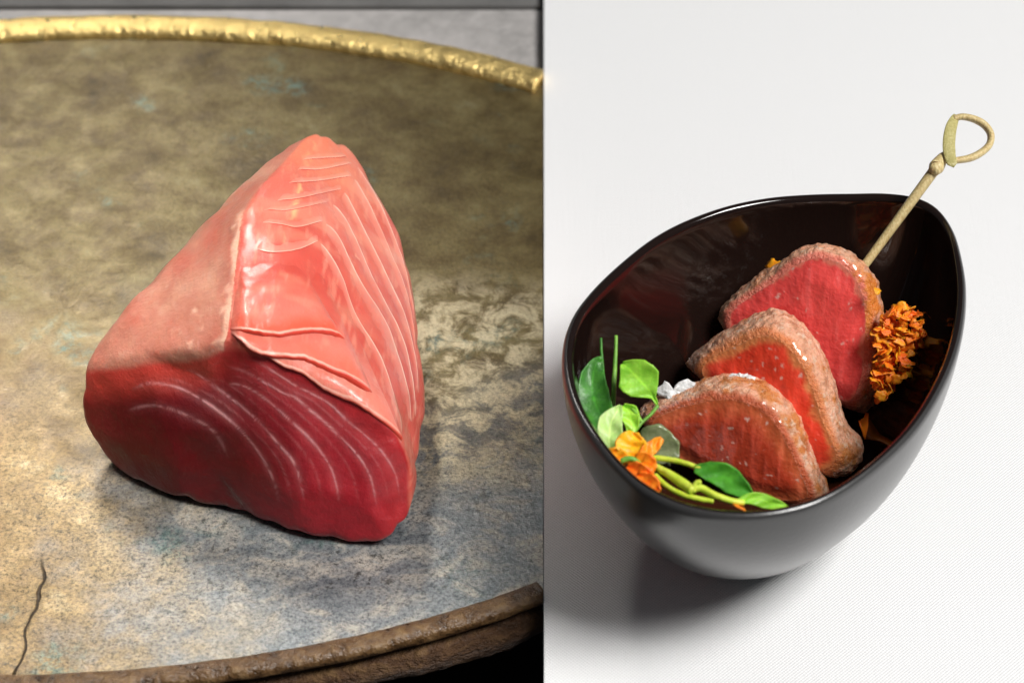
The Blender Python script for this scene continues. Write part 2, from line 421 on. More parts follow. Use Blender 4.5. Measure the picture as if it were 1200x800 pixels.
band('rim', prof, M_RIM, 0.00030, 21, (210, 210, 420), thin=0.60, drop=0.0004)
prof = [(-0.02, -0.0042), (-0.002, -0.0038), (0.0014, -0.0046), (0.0028, -0.0064), (0.0026, -0.0088), (0.0008, -0.0108), (-0.004, -0.0118), (-0.02, -0.0120)]
band('base', prof, M_BARK, 0.0016, 33, 130, TH=np.linspace(math.pi+0.12, 2*math.pi-th0, 900))
prof = [(-0.035, -0.0022), (-0.004, -0.0022), (-0.004, -0.0032), (-0.035, -0.0032)]
band('core', [(a, b) for a, b in prof], M_BARK, 0.0003, 34, 90)
prof = [(-0.05, -0.0115), (-0.03, -0.0115), (-0.03, TABLE_Z+0.0004), (-0.05, TABLE_Z+0.0004)]
band('foot_ring', prof, M_BARK, 0.0004, 35, 90, TH=np.linspace(math.pi+0.2, 2*math.pi-th0, 200))

# ------------------------------------------------------------------ tuna block
VIS = [
 (128,542,.25),(165,568,.06),(215,591,0),(260,599,0),(292,606,0),(320,622,0),(347,632,0),(390,638,0),(428,643,0),(457,638,.15),(472,620,.4),
 (96,455,1.9),(98,425,2.3),(102,492,1.2),(112,518,.7),
 (128,424,2.75),(165,416,3.1),(200,412,3.4),(240,408,3.7),(270,398,3.9),
 (310,415,3.8),(350,428,3.65),(400,452,3.3),(440,480,2.85),(470,515,2.2),(482,555,1.4),(481,590,.8),
 (200,500,1.85),(300,500,2.25),(400,550,1.65),(250,550,1.0),(350,570,1.35),(430,590,1.05),(150,480,1.85),(340,470,2.95),(250,450,2.75),(200,545,1.0),(150,525,1.0),(440,545,1.8),(400,500,2.5),
 (272,385,4.05),(275,340,4.3),(280,290,4.5),(287,250,4.6),(310,215,4.55),(340,185,4.35),(362,161,4.0),(378,152,3.7),(396,158,3.4),
 (133,370,3.0),(173,328,3.3),(213,283,3.6),(248,247,3.85),(288,209,4.05),(328,175,4.15),
 (200,370,3.6),(240,320,4.0),(160,395,3.2),
 (410,175,3.0),(433,208,2.7),(458,250,2.5),(478,300,2.2),(485,345,2.0),(491,400,1.8),(496,450,1.5),(497,500,1.1),(492,550,.9),
 (340,300,4.45),(400,300,3.8),(440,350,3.1),(400,400,3.55),(460,450,2.5),(350,230,4.45),(420,250,3.2),(330,370,4.1),(370,200,4.0),
]
PV = np.array([at(*p) for p in VIS])
SIL = [(133,370,3.0),(213,283,3.6),(288,209,4.05),(328,175,4.15),(378,152,3.7),(410,175,3.0),(458,250,2.5),(485,345,2.0),(496,450,1.5),(96,455,1.9)]
c0 = PV.mean(0); c0[2] = 0.017
hid = []
for s in SIL:
    p = at(*s); d = p-c0; d[2] = 0; d = unit(d)
    q = p - d*0.001; q[2] = 0.0; hid.append(q - d*0.004)
    q = p + d*0.0005; q[2] = p[2]*0.5; hid.append(q)
for p in ((200,480,0),(300,500,0),(380,560,0),(300,420,0),(400,460,0),(250,440,0)):
    q = at(*p); hid.append(q + np.array([0, 0.012, 0]))
PV = np.vstack([PV, np.array(hid)])
bm = bmesh.new()
dirs = [bm.verts.new(tuple(unit(p-c0))) for p in PV]
bm.verts.index_update()
bmesh.ops.convex_hull(bm, input=bm.verts)
bm.verts.ensure_lookup_table(); bm.verts.index_update()
src = np.array([unit(p-c0) for p in PV])
for v in bm.verts:
    k = int(np.argmax(src @ np.array(v.co)/np.linalg.norm(v.co))); v.co = Vector(PV[k])
cage = bpy.data.meshes.new('cage'); bm.to_mesh(cage); bm.free()
tmp = bpy.data.objects.new('tmp', cage); COL.objects.link(tmp)
def apply_sub(o, lv, simple):
    md = o.modifiers.new('s', 'SUBSURF'); md.levels = lv; md.render_levels = lv; md.subdivision_type = 'SIMPLE' if simple else 'CATMULL_CLARK'
    dg = bpy.context.evaluated_depsgraph_get(); dg.update()
    me = bpy.data.meshes.new_from_object(o.evaluated_get(dg)); o.modifiers.clear(); o.data = me
    return me
def get_co(me):
    a = np.empty(len(me.vertices)*3); me.vertices.foreach_get('co', a); return a.reshape(-1, 3)
def set_co(me, a): me.vertices.foreach_set('co', np.ascontiguousarray(a).ravel()); me.update()
me = apply_sub(tmp, 3, True)
co = get_co(me); ed = np.empty(len(me.edges)*2, int); me.edges.foreach_get('vertices', ed); ed = ed.reshape(-1, 2)
deg = np.bincount(ed.ravel(), minlength=len(co))[:, None]
def lap(x, w):
    s = np.zeros_like(x)
    np.add.at(s, ed[:, 0], x[ed[:, 1]]); np.add.at(s, ed[:, 1], x[ed[:, 0]])
    return x + w*(s/deg - x)
for _ in range(7): co = lap(lap(co, 0.6), -0.45)
for _ in range(3): co = lap(co, 0.5)
set_co(me, co)
me = apply_sub(tmp, 2, False)
co = get_co(me)
co = co + np.stack([fbm(co, 90, 3, 7+k) for k in range(3)], 1)*0.00045
co[:, 2] = np.where(co[:, 2] < 0.0006, 0.0006, co[:, 2])
set_co(me, co)
bvh = BVHTree.FromPolygons([tuple(v) for v in co], [tuple(p.vertices) for p in me.polygons])
def hit(px, py):
    d = ray(px, py); h = bvh.ray_cast(Vector(EYE), Vector(d))
    if h[0] is None:
        h = bvh.find_nearest(Vector(EYE + d*0.62)); return np.array(h[0]), np.array(h[1])
    return np.array(h[0]), np.array(h[1])
def curve3(pts, n=70):
    q = resample(pts, n); return np.array([hit(*p)[0] for p in q])
nor = np.empty(len(me.vertices)*3); me.vertex_normals.foreach_get('vector', nor); nor = nor.reshape(-1, 3)
def dist_curve(co, nor, C):
    """distance to polyline C and signed side (positive = left of travel seen from outside)"""
    best = np.full(len(co), 1e9); side = np.zeros(len(co)); par = np.zeros(len(co))
    lo, hi = C.min(0)-0.012, C.max(0)+0.012
    idx = np.nonzero(((co > lo) & (co < hi)).all(1))[0]; q = co[idx]; nn = nor[idx]
    b = np.full(len(idx), 1e9); s = np.zeros(len(idx)); pr = np.zeros(len(idx))
    for i in range(len(C)-1):
        a, e = C[i], C[i+1]-C[i]; L = e@e+1e-14
        t = np.clip(((q-a)@e)/L, 0, 1); r = q-(a+t[:, None]*e); d = np.sqrt((r*r).sum(1))
        k = d < b; b[k] = d[k]; pr[k] = (i+t[k])/(len(C)-1)
        s[k] = np.sign((np.cross(e, r)*nn).sum(1))[k]
    best[idx] = b; side[idx] = s; par[idx] = pr
    return best, side, par

ARCS = [
 ([(146,482),(175,475),(203,480),(241,498),(258,516),(268,540)], 0.35),
 ([(151,458),(175,449),(208,454),(241,471),(277,499),(301,527),(315,551),(323,570),(327,592)], 0.8),
 ([(215,433),(232,439),(275,470),(301,492),(325,519),(343,540),(352,564),(357,592)], 0.9),
 ([(262,455),(270,450),(281,451),(297,458),(319,474),(345,497),(366,517),(385,543),(393,564),(398,592)], 1.0),
 ([(262,428),(290,437),(331,460),(345,465),(364,481),(373,488),(397,510),(421,536),(435,562),(442,596)], 0.8),
 ([(290,420),(307,427),(345,451),(383,471),(407,493),(428,510),(449,531),(464,557),(468,585)], 0.7),
]
HLIN = [
 ([(345,199),(375,198),(414,188)], 0.5), ([(332,216),(370,214),(400,208),(418,200)], 0.6), ([(318,236),(345,233),(369,229),(402,220)], 0.8),
 ([(308,244),(325,246),(345,245),(388,235)], 0.9), ([(322,259),(335,265),(350,267),(378,259)], 0.9), ([(306,296),(330,296),(350,292),(372,280)], 0.9),
]
RED = np.array([0.35, 0.014, 0.023]); DEEP = np.array([0.11, 0.004, 0.006]); SALMON = np.array([0.63, 0.140, 0.098]); PALE = np.array([0.50, 0.195, 0.135]); CREAM = np.array([0.84, 0.55, 0.40])
SUPER = np.array([0.92, 0.50, 0.50])

# facet weights from the shape itself
front_c = [(106,434),(128,431),(165,427),(200,423),(240,419),(268,408),(310,418),(350,428),(400,453),(440,482),(468,515),(480,555),(476,600),(466,640)]
Cf = curve3(front_c, 90)
top_c = [(360,160),(335,188),(308,215),(285,250),(279,290),(273,340),(267,388),(262,402)]
Ct = curve3(top_c, 70)
def facet_cols(co, nor):
    df, sf, _ = dist_curve(co, nor, Cf)
    dt, st, _ = dist_curve(co, nor, Ct)
    # front: in front of the traced cut edge; left: on the skin side of the traced ridge
    k = int(np.argmax(Cf[:, 0])); xs, ys = Cf[:k, 0], Cf[:k, 1]
    o_ = np.argsort(xs); wob = 0.0006*fbm(co, 160, 3, 3)
    ye = np.interp(co[:, 0], xs[o_], ys[o_]); ze = np.interp(co[:, 0], xs[o_], Cf[:k, 2][o_])
    front = sstep(-0.0008, 0.0010, (ye - co[:, 1])*0.643 + (ze - co[:, 2])*0.766 + wob)*sstep(xs.max()+0.0004, xs.max()-0.0008, co[:, 0])
    o2 = np.argsort(Ct[:, 1]); xr = np.interp(co[:, 1], Ct[o2, 1], Ct[o2, 0])
    left = sstep(0.0005, -0.0005, co[:, 0]-xr+wob)*(1-front)
    return front, left, df, sf, dt, np.where(co[:, 0] < xr, -1.0, 1.0)
front, left, df, sf, dt, st = facet_cols(co, nor)
n_lo = fbm(co, 45, 3, 11); n_hi = fbm(co, 420, 4, 12); fib = fbm(co, (500, 140, 500), 3, 13)
dcore = np.linalg.norm(co-hit(205,548)[0], axis=1)
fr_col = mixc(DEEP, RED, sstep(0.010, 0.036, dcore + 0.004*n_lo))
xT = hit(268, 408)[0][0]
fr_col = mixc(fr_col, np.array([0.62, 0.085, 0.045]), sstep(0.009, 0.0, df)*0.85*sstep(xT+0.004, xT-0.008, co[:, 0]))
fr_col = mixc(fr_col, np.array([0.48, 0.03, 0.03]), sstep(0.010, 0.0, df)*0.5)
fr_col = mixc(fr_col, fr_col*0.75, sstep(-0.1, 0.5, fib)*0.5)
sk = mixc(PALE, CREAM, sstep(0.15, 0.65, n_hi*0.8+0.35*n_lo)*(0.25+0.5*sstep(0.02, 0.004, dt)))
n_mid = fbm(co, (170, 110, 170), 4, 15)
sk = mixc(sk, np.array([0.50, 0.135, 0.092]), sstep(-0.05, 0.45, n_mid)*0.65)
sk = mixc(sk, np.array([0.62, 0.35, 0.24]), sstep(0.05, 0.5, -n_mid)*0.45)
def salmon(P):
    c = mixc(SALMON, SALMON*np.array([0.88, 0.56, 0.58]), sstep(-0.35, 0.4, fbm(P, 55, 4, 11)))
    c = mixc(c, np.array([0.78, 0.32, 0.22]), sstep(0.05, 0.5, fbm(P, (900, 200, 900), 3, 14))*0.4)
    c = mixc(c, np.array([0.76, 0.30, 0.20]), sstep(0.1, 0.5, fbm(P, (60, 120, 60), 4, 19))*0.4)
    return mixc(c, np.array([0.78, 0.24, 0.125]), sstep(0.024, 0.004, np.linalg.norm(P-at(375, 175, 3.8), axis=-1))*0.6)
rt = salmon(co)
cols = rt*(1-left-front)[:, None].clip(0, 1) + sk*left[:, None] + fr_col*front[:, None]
# cream membrane fringe along the ridge
fr = sstep(0.0020, 0.0002, dt + 0.0012*n_hi + 0.0010*fbm(co, 200, 3, 16))*(st < 0)*sstep(at(290, 235, 4.6)[1], at(286, 255, 4.6)[1], co[:, 1])
cols = mixc(cols, CREAM, fr*0.7)
disp = np.zeros(len(co))
extra = []
for (A_, wa), (B_, wb) in zip(ARCS[1:-1], ARCS[2:]):
    A2, B2 = resample(A_, 14), resample(B_, 14)
    for f_, w_ in ((0.52, 0.20),):
        extra.append(((A2*(1-f_)+B2*f_).tolist(), w_))
for C, wgt in ARCS+extra:
    d, s, p = dist_curve(co, nor, curve3(C))
    frag = sstep(-0.35, 0.25, fbm(co, 900, 2, 41) + 0.25)
    fade = sstep(0.0, 0.12, p)*sstep(1.0, 0.86, p)*(0.55+0.45*sstep(-0.3, 0.4, fbm(co, 180, 3, 44)))
    wid = 0.00023+0.00014*fbm(co, 260, 2, 5)
    line = np.exp(-(d/wid)**2)*fade*wgt
    halo = np.exp(-(d/0.0011)**2)*fade*wgt
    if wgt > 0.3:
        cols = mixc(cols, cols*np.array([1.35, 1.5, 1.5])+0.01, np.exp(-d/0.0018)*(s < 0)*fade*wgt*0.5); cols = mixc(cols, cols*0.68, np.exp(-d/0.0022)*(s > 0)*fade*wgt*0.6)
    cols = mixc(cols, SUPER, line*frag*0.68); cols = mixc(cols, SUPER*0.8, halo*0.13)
    disp += 0.00012*line*frag - 0.00010*halo
# cream streak of fat near the top
d, s, p = dist_curve(co, nor, curve3([(368,168),(358,200),(348,235),(341,262),(336,284)]))
cols = mixc(cols, np.array([0.92, 0.62, 0.30]), np.exp(-(d/0.0007)**2)*sstep(-0.2, 0.3, fib+n_hi*0.5)*0.55)
disp += left*(0.00010*n_hi) + 0.00006*fib
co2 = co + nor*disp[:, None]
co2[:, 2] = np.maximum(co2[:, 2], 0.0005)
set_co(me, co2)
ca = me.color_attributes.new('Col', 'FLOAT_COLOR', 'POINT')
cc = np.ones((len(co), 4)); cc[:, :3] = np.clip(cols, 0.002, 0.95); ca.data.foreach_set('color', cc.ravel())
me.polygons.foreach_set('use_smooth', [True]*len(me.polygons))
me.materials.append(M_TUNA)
tmp.name = 'tuna_block'; me.name = 'tuna_block'
tuna = tag(tmp, 'wedge shaped block of raw red tuna resting on the weathered tray', 'raw tuna')

def flake(top, bot, lift, nu=90, nv=60, line=0.8, lw=1.0, seed=0, warm=0.0, ends=(0.12, 0.12), start=-0.15, red=0.55):
    """a sheet of muscle lying on the block, between the curves top and bot; it rises to lift mm at bot"""
    A = param_resample(top, nu); B = param_resample(bot, nu)
    V = np.zeros((nv, nu, 3)); N = np.zeros((nv, nu, 3))
    vs = np.r_[np.linspace(0, 0.97, nv-4), 0.985, 0.993, 0.998, 1.0]
    jag = 0.014*fbm(np.c_[np.linspace(0, 0.06, nu), np.zeros(nu), np.zeros(nu)], 260, 4, seed+2)
    for i in range(nv):
        for j in range(nu):
            v = vs[i]*(1+jag[j]*vs[i]**3)
            p, n = hit(*(A[j]*(1-v)+B[j]*v)); V[i, j] = p; N[i, j] = n
    for _ in range(5):
        N[1:-1, 1:-1] = (N[1:-1, 1:-1]+N[:-2, 1:-1]+N[2:, 1:-1]+N[1:-1, :-2]+N[1:-1, 2:])/5
    N /= np.linalg.norm(N, axis=-1)[..., None]
    vv = vs[:, None]; uu = np.linspace(0, 1, nu)[None, :]; one = np.ones((nv, nu))
    en = sstep(0.0, ends[0], uu)*sstep(1.0, 1-ends[1], uu)
    rel = 0.75+0.35*fbm(V, 150, 3, seed)
    h = (start + (lift*rel-start)*vv**1.5)*en + start*(1-en)
    h = h + fbm(V, 320, 3, seed+1)*0.10*sstep(0, .3, vv)*en
    h = np.where(vv > 0.97, h*sstep(1.0, 0.985, vv)+(start-0.3)*(1-sstep(1.0, 0.985, vv)), h)
    P = V + N*(h*0.001)[..., None]
    C = salmon(P)
    nh = fbm(P, 420, 4, seed+5); nl = fbm(P, 90, 3, seed+6)
    C = mixc(C, C*np.array([.88, .48, .46]), sstep(0.40, 0.0, vv + 0.1*nl)*red*en)  # redder flesh, with overlap shade put into the colour where the sheet starts
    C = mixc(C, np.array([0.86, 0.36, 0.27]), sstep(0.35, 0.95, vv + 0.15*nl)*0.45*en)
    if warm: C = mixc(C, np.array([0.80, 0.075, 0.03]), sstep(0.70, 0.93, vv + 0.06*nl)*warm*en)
    dpx = np.linalg.norm(A-B, axis=1)[None, :]*np.abs(vv-0.962)
    C = mixc(C, np.array([0.95, 0.66, 0.54]), np.exp(-(dpx/lw)**2)*line*en*sstep(-0.75, 0.15, nh+0.25))
    C = mixc(C, CREAM, sstep(0.42, 0.7, nh)*sstep(0.1, 0.5, nl+0.2)*0.4*en)
    C = np.where((vv > 0.98)[..., None], np.array([0.62, 0.06, 0.035])*en[..., None]+C*(1-en[..., None]), C)
    P2 = P.reshape(-1, 3); P2[:, 2] = np.maximum(P2[:, 2], 0.0006)
    Q2 = (P - N*0.0006 - N*(np.maximum(h, 0)*0.0009)[..., None]).reshape(-1, 3); Q2[:, 2] = np.maximum(Q2[:, 2], 0.0005)
    n0 = nv*nu; F = grid_faces(nv, nu); F = F + [tuple(n0+i for i in f[::-1]) for f in F]
    ring = [j for j in range(nu)] + [i*nu+nu-1 for i in range(1, nv)] + [(nv-1)*nu+j for j in range(nu-2, -1, -1)] + [i*nu for i in range(nv-2, 0, -1)]
    for a, b in zip(ring, ring[1:]+ring[:1]): F.append((a, n0+a, n0+b, b))
    Cc = np.clip(C.reshape(-1, 3), 0.002, 0.95)
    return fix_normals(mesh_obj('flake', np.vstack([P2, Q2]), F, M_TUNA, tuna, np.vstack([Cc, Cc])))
tuna.location = (0, 0, 0)
L1 = [(371,286),(377,318),(398,355),(416,391),(432,422),(441,445),(443,466)]
L2 = [(373,281),(390,303),(402,327),(416,367),(447,420),(468,486),(472,516)]
L3 = [(379,259),(396,276),(421,327),(452,377),(466,415),(479,462),(484,520)]
L4 = [(388,236),(408,262),(440,332),(470,392),(483,443),(489,505)]
L5 = [(402,221),(420,256),(457,330),(475,372),(487,424),(492,480)]
L6 = [(414,206),(436,246),(468,320),(480,360),(490,430)]
L7 = [(416,190),(446,240),(470,300),(480,340),(488,385)]
for k, (a, b) in enumerate(((L6, L7), (L5, L6), (L4, L5), (L3, L4), (L2, L3), (L1, L2))):
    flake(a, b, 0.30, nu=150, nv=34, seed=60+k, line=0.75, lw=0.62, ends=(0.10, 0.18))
H = [[(362,172),(378,172),(402,174)], [(350,188),(378,186),(409,184)], [(345,199),(375,199),(416,191)], [(333,215),(370,213),(415,206)], [(318,236),(345,234),(369,229),(404,221)],
     [(306,246),(325,247),(345,246),(390,235)], [(300,260),(330,264),(350,267),(382,258)], [(297,291),(318,297),(350,293),(376,281)]]
for k, (a, b) in enumerate(zip(H[:-1], H[1:])):
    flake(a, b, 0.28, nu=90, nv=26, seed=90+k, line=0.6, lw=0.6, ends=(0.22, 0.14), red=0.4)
# three plates of muscle at the corner, one over the other
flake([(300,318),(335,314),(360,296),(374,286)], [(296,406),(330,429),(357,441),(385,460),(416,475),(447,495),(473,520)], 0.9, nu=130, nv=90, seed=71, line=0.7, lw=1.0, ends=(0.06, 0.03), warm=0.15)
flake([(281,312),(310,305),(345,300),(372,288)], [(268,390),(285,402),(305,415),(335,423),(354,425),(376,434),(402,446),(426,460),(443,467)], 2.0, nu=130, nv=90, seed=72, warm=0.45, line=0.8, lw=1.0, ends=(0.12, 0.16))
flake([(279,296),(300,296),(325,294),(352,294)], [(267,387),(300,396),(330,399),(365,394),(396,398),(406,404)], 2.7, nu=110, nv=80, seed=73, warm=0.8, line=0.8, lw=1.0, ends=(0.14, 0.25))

# ------------------------------------------------------------------ bowl
RIM = [(1100,243),(1118,268),(1128,300),(1133,335),(1131,375),(1122,415),(1105,455),(1080,495),(1050,528),(1010,561),(970,585),(930,599),(880,606),(830,603),(785,591),(745,569),(712,538),(685,502),(668,470),(659,435),(660,400),(670,370),(690,342),(720,312),(760,280),(800,258),(850,240),(900,230),(950,226),(1000,225),(1040,225),(1075,230)]
RZ = 4.8
NB = 200
rim = resample([at(x, y, RZ) for x, y in RIM], NB, True)[:, :2]
rc = rim.mean(0)
bc = at(872, 608, 0)[:2]
ang = np.arctan2(*(rim-rc).T[::-1])
base = bc + np.stack([0.0165*np.cos(ang), 0.0150*np.sin(ang)], 1)
def prof_s(u): return np.sin(np.clip(u, 0, 1)*math.pi/2)**0.86
def ring_at(u, inset=0.0):
    p = base + (rim-base)*prof_s(u)
    c = p.mean(0); d = p-c; L = np.linalg.norm(d, axis=1)[:, None]
    return c + d*(1-inset/L)
rings = [(np.tile(bc, (NB, 1))*0.999+base*0.001, 0.0012), (base*0.85+bc*0.15, 0.0010), (base*0.97+bc*0.03, 0.0)]
H = RZ*CM
for u in np.linspace(0.02, 0.965, 26): rings.append((ring_at(u), H*u))
T = 0.0024
for a in np.linspace(0.15, math.pi-0.15, 8):
    rings.append((ring_at(0.985, T/2 - T/2*math.cos(a)), H*0.985-0.0006+math.sin(a)*T*0.62))
n_out = len(rings)-4
for u in np.linspace(0.955, 0.16, 26): rings.append((ring_at(u, T+0.0006*(1-u)), H*u))
rings.append((ring_at(0.13, T+0.002), H*0.135)); 
fl = ring_at(0.13, T+0.002); fc = fl.mean(0)
rings.append((fc+(fl-fc)*0.6, H*0.122)); rings.append((fc+(fl-fc)*0.02, H*0.12))
V = np.vstack([np.c_[p, np.full(NB, z)] for p, z in rings])
F = grid_faces(len(rings), NB, True)
broot = empty('teardrop_bowl', (bc[0], bc[1], 0)); tag(broot, 'glossy black teardrop shaped bowl holding sliced seared tuna', 'bowl')
bo = mesh_obj('bowl_body', V, F, M_BOWL, broot)
bo.data.materials.append(M_BOWLOUT)
mi = np.zeros(len(bo.data.polygons), int); mi[: (n_out-1)*NB] = 1
bo.data.polygons.foreach_set('material_index', mi); fix_normals(bo)

# sauce on the bowl floor
V = []; nr = 14
sp = ring_at(0.20, T+0.0014); spc = sp.mean(0)
wobr = 1+0.05*np.sin(np.arange(NB)/NB*2*math.pi*5+1)+0.03*np.sin(np.arange(NB)/NB*2*math.pi*11)
for k in range(nr):
    f = (k+0.02)/(nr-1); z = H*0.20+0.0006*(1-f**6)
    V.append(np.c_[spc+(sp-spc)*(f*np.where(f > .8, np.minimum(wobr, 1.0), 1))[:, None] if not np.isscalar(f) else spc+(sp-spc)*f*(np.minimum(wobr, 1.0)[:, None] if f > .8 else 1), np.full(NB, z)])
tag(mesh_obj('sauce_pool', np.vstack(V), grid_faces(nr, NB, True), M_SAUCE), 'shallow dark brown sauce pooled on the floor of the black bowl', 'sauce')

# ------------------------------------------------------------------ seared slices
CR_L = np.array([0.84, 0.43, 0.27]); CR_B = np.array([0.66, 0.23, 0.06]); CR_O = np.array([0.72, 0.22, 0.03])
def slice_(label, fr, bk, p0, nrm, e, c_core, c_mid, brown, seed, orange=None, thin=0.0011):
    fr, bk = np.array(fr, float), np.array(bk, float); cf = fr.mean(0)
    out_ = np.linalg.norm(bk-cf, axis=1) > np.linalg.norm(fr-cf, axis=1)+2
    fr = np.where(out_[:, None], fr*0.72+bk*0.28, fr)
    N = 270; p0 = np.array(p0); nrm = unit(nrm)
    A = np.array([on_plane(x, y, p0, nrm) for x, y in param_resample(fr, N, True)])
    B = np.array([on_plane(x, y, p0+np.array(e), nrm) for x, y in param_resample(bk, N, True)])
    c = A.mean(0)
    root = empty('seared_tuna_slice', (c[0], c[1], A[:, 2].min())); tag(root, label, 'seared tuna', 'seared tuna slices in the bowl')
    if np.dot(np.cross(A[10]-A[0], A[20]-A[10]), nrm) > 0: pass
    # crust band
    M = 42; V = np.zeros((M, N, 3)); cb = B.mean(0)
    per = np.r_[0, np.cumsum(np.linalg.norm(np.diff(A, axis=0), axis=1))]
    for i in range(M):
        t = i/(M-1); Q = A*(1-t)+B*t; cc_ = c*(1-t)+cb*t
        ins = 0.0011*(1-math.sqrt(max(0, 1-(max(0, 0.14-t)/0.14)**2))) + 0.0016*(1-math.sqrt(max(0, 1-(max(0, t-0.8)/0.2)**2)))
        d = Q-cc_; L = np.linalg.norm(d, axis=1)[:, None]; V[i] = Q - d/L*ins
        dd = d/L
        bulge = 0.0012*math.sin(math.pi*t)
        V[i] += dd*bulge
        nz = fbm(Q, 300, 4, seed, 0.55); nz2 = np.abs(fbm(np.c_[per, np.full(N, t*0.0022), np.zeros(N)], 620, 4, seed+3))
        V[i] += dd*((nz*0.0005 + nz2*0.0006*(0.5+0.5*sstep(-0.3, 0.4, nz)) + 0.00035*fbm(Q, 850, 3, seed+4) )*(0.35+0.65*sstep(0, .15, np.array(t))))[:, None]
    Pn = V.reshape(-1, 3)
    n1 = fbm(Pn, 260, 3, seed+9); n2 = fbm(Pn, 900, 3, seed+10); tt = np.repeat(np.linspace(0, 1, M), N)
    C = mixc(CR_L, CR_B, sstep(0.03, 0.42, n1 + brown)); C = mixc(C, np.array([0.34, 0.11, 0.035]), sstep(0.15, 0.5, fbm(Pn, 420, 3, seed+12))*0.55)
    C = mixc(C, np.array([0.88, 0.66, 0.50]), sstep(0.1, 0.5, n2)*0.7)
    C = mixc(C, c_mid, sstep(0.16, 0.02, tt+0.06*n1))
    if orange is not None:
        dO = np.linalg.norm(Pn-orange[0], axis=1); C = mixc(C, CR_O, sstep(orange[1], orange[1]*0.4, dO + 0.006*n1)*sstep(-0.1, 0.25, n1+n2*0.4+0.15))
    F = grid_faces(M, N, True)
    # back cap
    b0 = M*N; V2 = np.vstack([Pn, V[-1].mean(0)[None]]); C2 = np.vstack([C, CR_L[None]])
    F += [(b0, (M-1)*N+j, (M-1)*N+(j+1) % N) for j in range(N)]
    V2[:, 2] = np.maximum(V2[:, 2], 0.0062); 
    fix_normals(mesh_obj('seared_crust', V2, F, M_CRUST, root, np.clip(C2, .002, .95)))
    # cut face
    K = 40; V = []; R_ = []
    rimp = V_first = Pn[:N]
    cc_ = rimp.mean(0)
    for k in range(K):
        f = 1-k/(K-1)*0.995
        Q = cc_+(rimp-cc_)*f
        V.append(Q); R_.append(np.full(N, f))
    V = np.vstack(V); R_ = np.concatenate(R_)
    edge_d = (1-R_)*np.tile(np.linalg.norm(rimp-cc_, axis=1), K)
    up = unit(np.cross(nrm, [1, 0, 0]))
    along = V@up
    fibre = fbm(np.stack([V@unit(np.cross(up, nrm)), along*0.18, V@nrm], 1), 700, 3, seed+20)
    n1 = fbm(V, 240, 3, seed+21); n2 = fbm(V, 800, 3, seed+22)
    lift = 0.0009*sstep(0, 0.006, edge_d) + 0.00012*fibre*sstep(0, .002, edge_d) + 0.00022*n1*sstep(0, .002, edge_d)
    V = V + nrm*lift[:, None]
    inn = sstep(0.0001, thin*0.85, edge_d + 0.0016*n1 + 0.0010*n2)
    C = mixc(c_mid, c_core, inn)
    C = mixc(CR_L, C, sstep(-0.0008, 0.0001, edge_d+0.0005*n1))
    C = mixc(C, C*1.5+0.03, sstep(0.05, 0.5, fibre)*0.65); C = mixc(C, C*0.7, sstep(0.0, 0.5, -fibre)*0.5)
    C = mixc(C, np.array([0.8, 0.6, 0.5]), sstep(0.46, 0.62, n2)*0.6)
    V[:, 2] = np.maximum(V[:, 2], 0.0062)
    fix_normals(mesh_obj('cut_flesh', V, grid_faces(K, N, True), M_SLICE, root, np.clip(C, .002, .95)))
    return p0, nrm
f1 = [(762,500),(780,486),(815,476),(850,473),(882,481),(906,499),(924,530),(937,560),(944,586),(925,593),(890,588),(850,574),(810,552),(780,527)]
b1 = [(752,486),(768,466),(803,450),(850,437),(897,445),(930,476),(948,515),(960,545),(971,571),(955,582),(915,560),(875,545),(830,525),(785,505)]
P1 = at(860, 530, 2.0); n1v = (-0.30, -0.86, 0.36)
slice_('front slice of seared tuna with brown cut face, beside the green sprouts', f1, b1, P1, n1v, (0.004, 0.010, 0.001), (0.44, 0.048, 0.018), (0.58, 0.12, 0.042), 0.02, 101, thin=0.006)
f2 = [(822,431),(845,414),(880,400),(905,402),(931,425),(949,460),(962,502),(973,546),(955,555),(930,545),(900,525),(860,495),(832,458)]
b2 = [(808,428),(833,399),(878,372),(908,361),(943,379),(972,427),(991,490),(1014,518),(1000,550),(965,548),(930,510),(880,470),(840,440)]
P2_ = at(890, 480, 2.3); n2v = (-0.42, -0.82, 0.34)
slice_('middle slice of seared tuna, pink and partly hidden by the front slice', f2, b2, P2_, n2v, (0.006, 0.010, 0.001), (0.80, 0.060, 0.026), (0.82, 0.26, 0.09), -0.08, 202, thin=0.003)
f3 = [(850,374),(858,359),(890,336),(915,320),(937,306),(960,301),(984,308),(1005,330),(1013,370),(1009,420),(997,463),(982,472),(945,450),(900,425),(855,394)]
b3 = [(849,367),(860,351),(892,327),(915,311),(939,295),(967,288),(1000,300),(1025,330),(1037,380),(1036,430),(1030,470),(1010,480),(970,440),(915,400),(860,375)]
P3_ = at(950, 400, 2.9); n3v = (-0.30, -0.87, 0.36)
slice_('rear slice of seared tuna with bright raw pink face and skewer through it', f3, b3, P3_, n3v, (0.005, 0.009, 0.001), (0.84, 0.085, 0.075), (0.84, 0.22, 0.15), -0.16, 303, orange=(at(1032, 350, 4.0), 0.013))

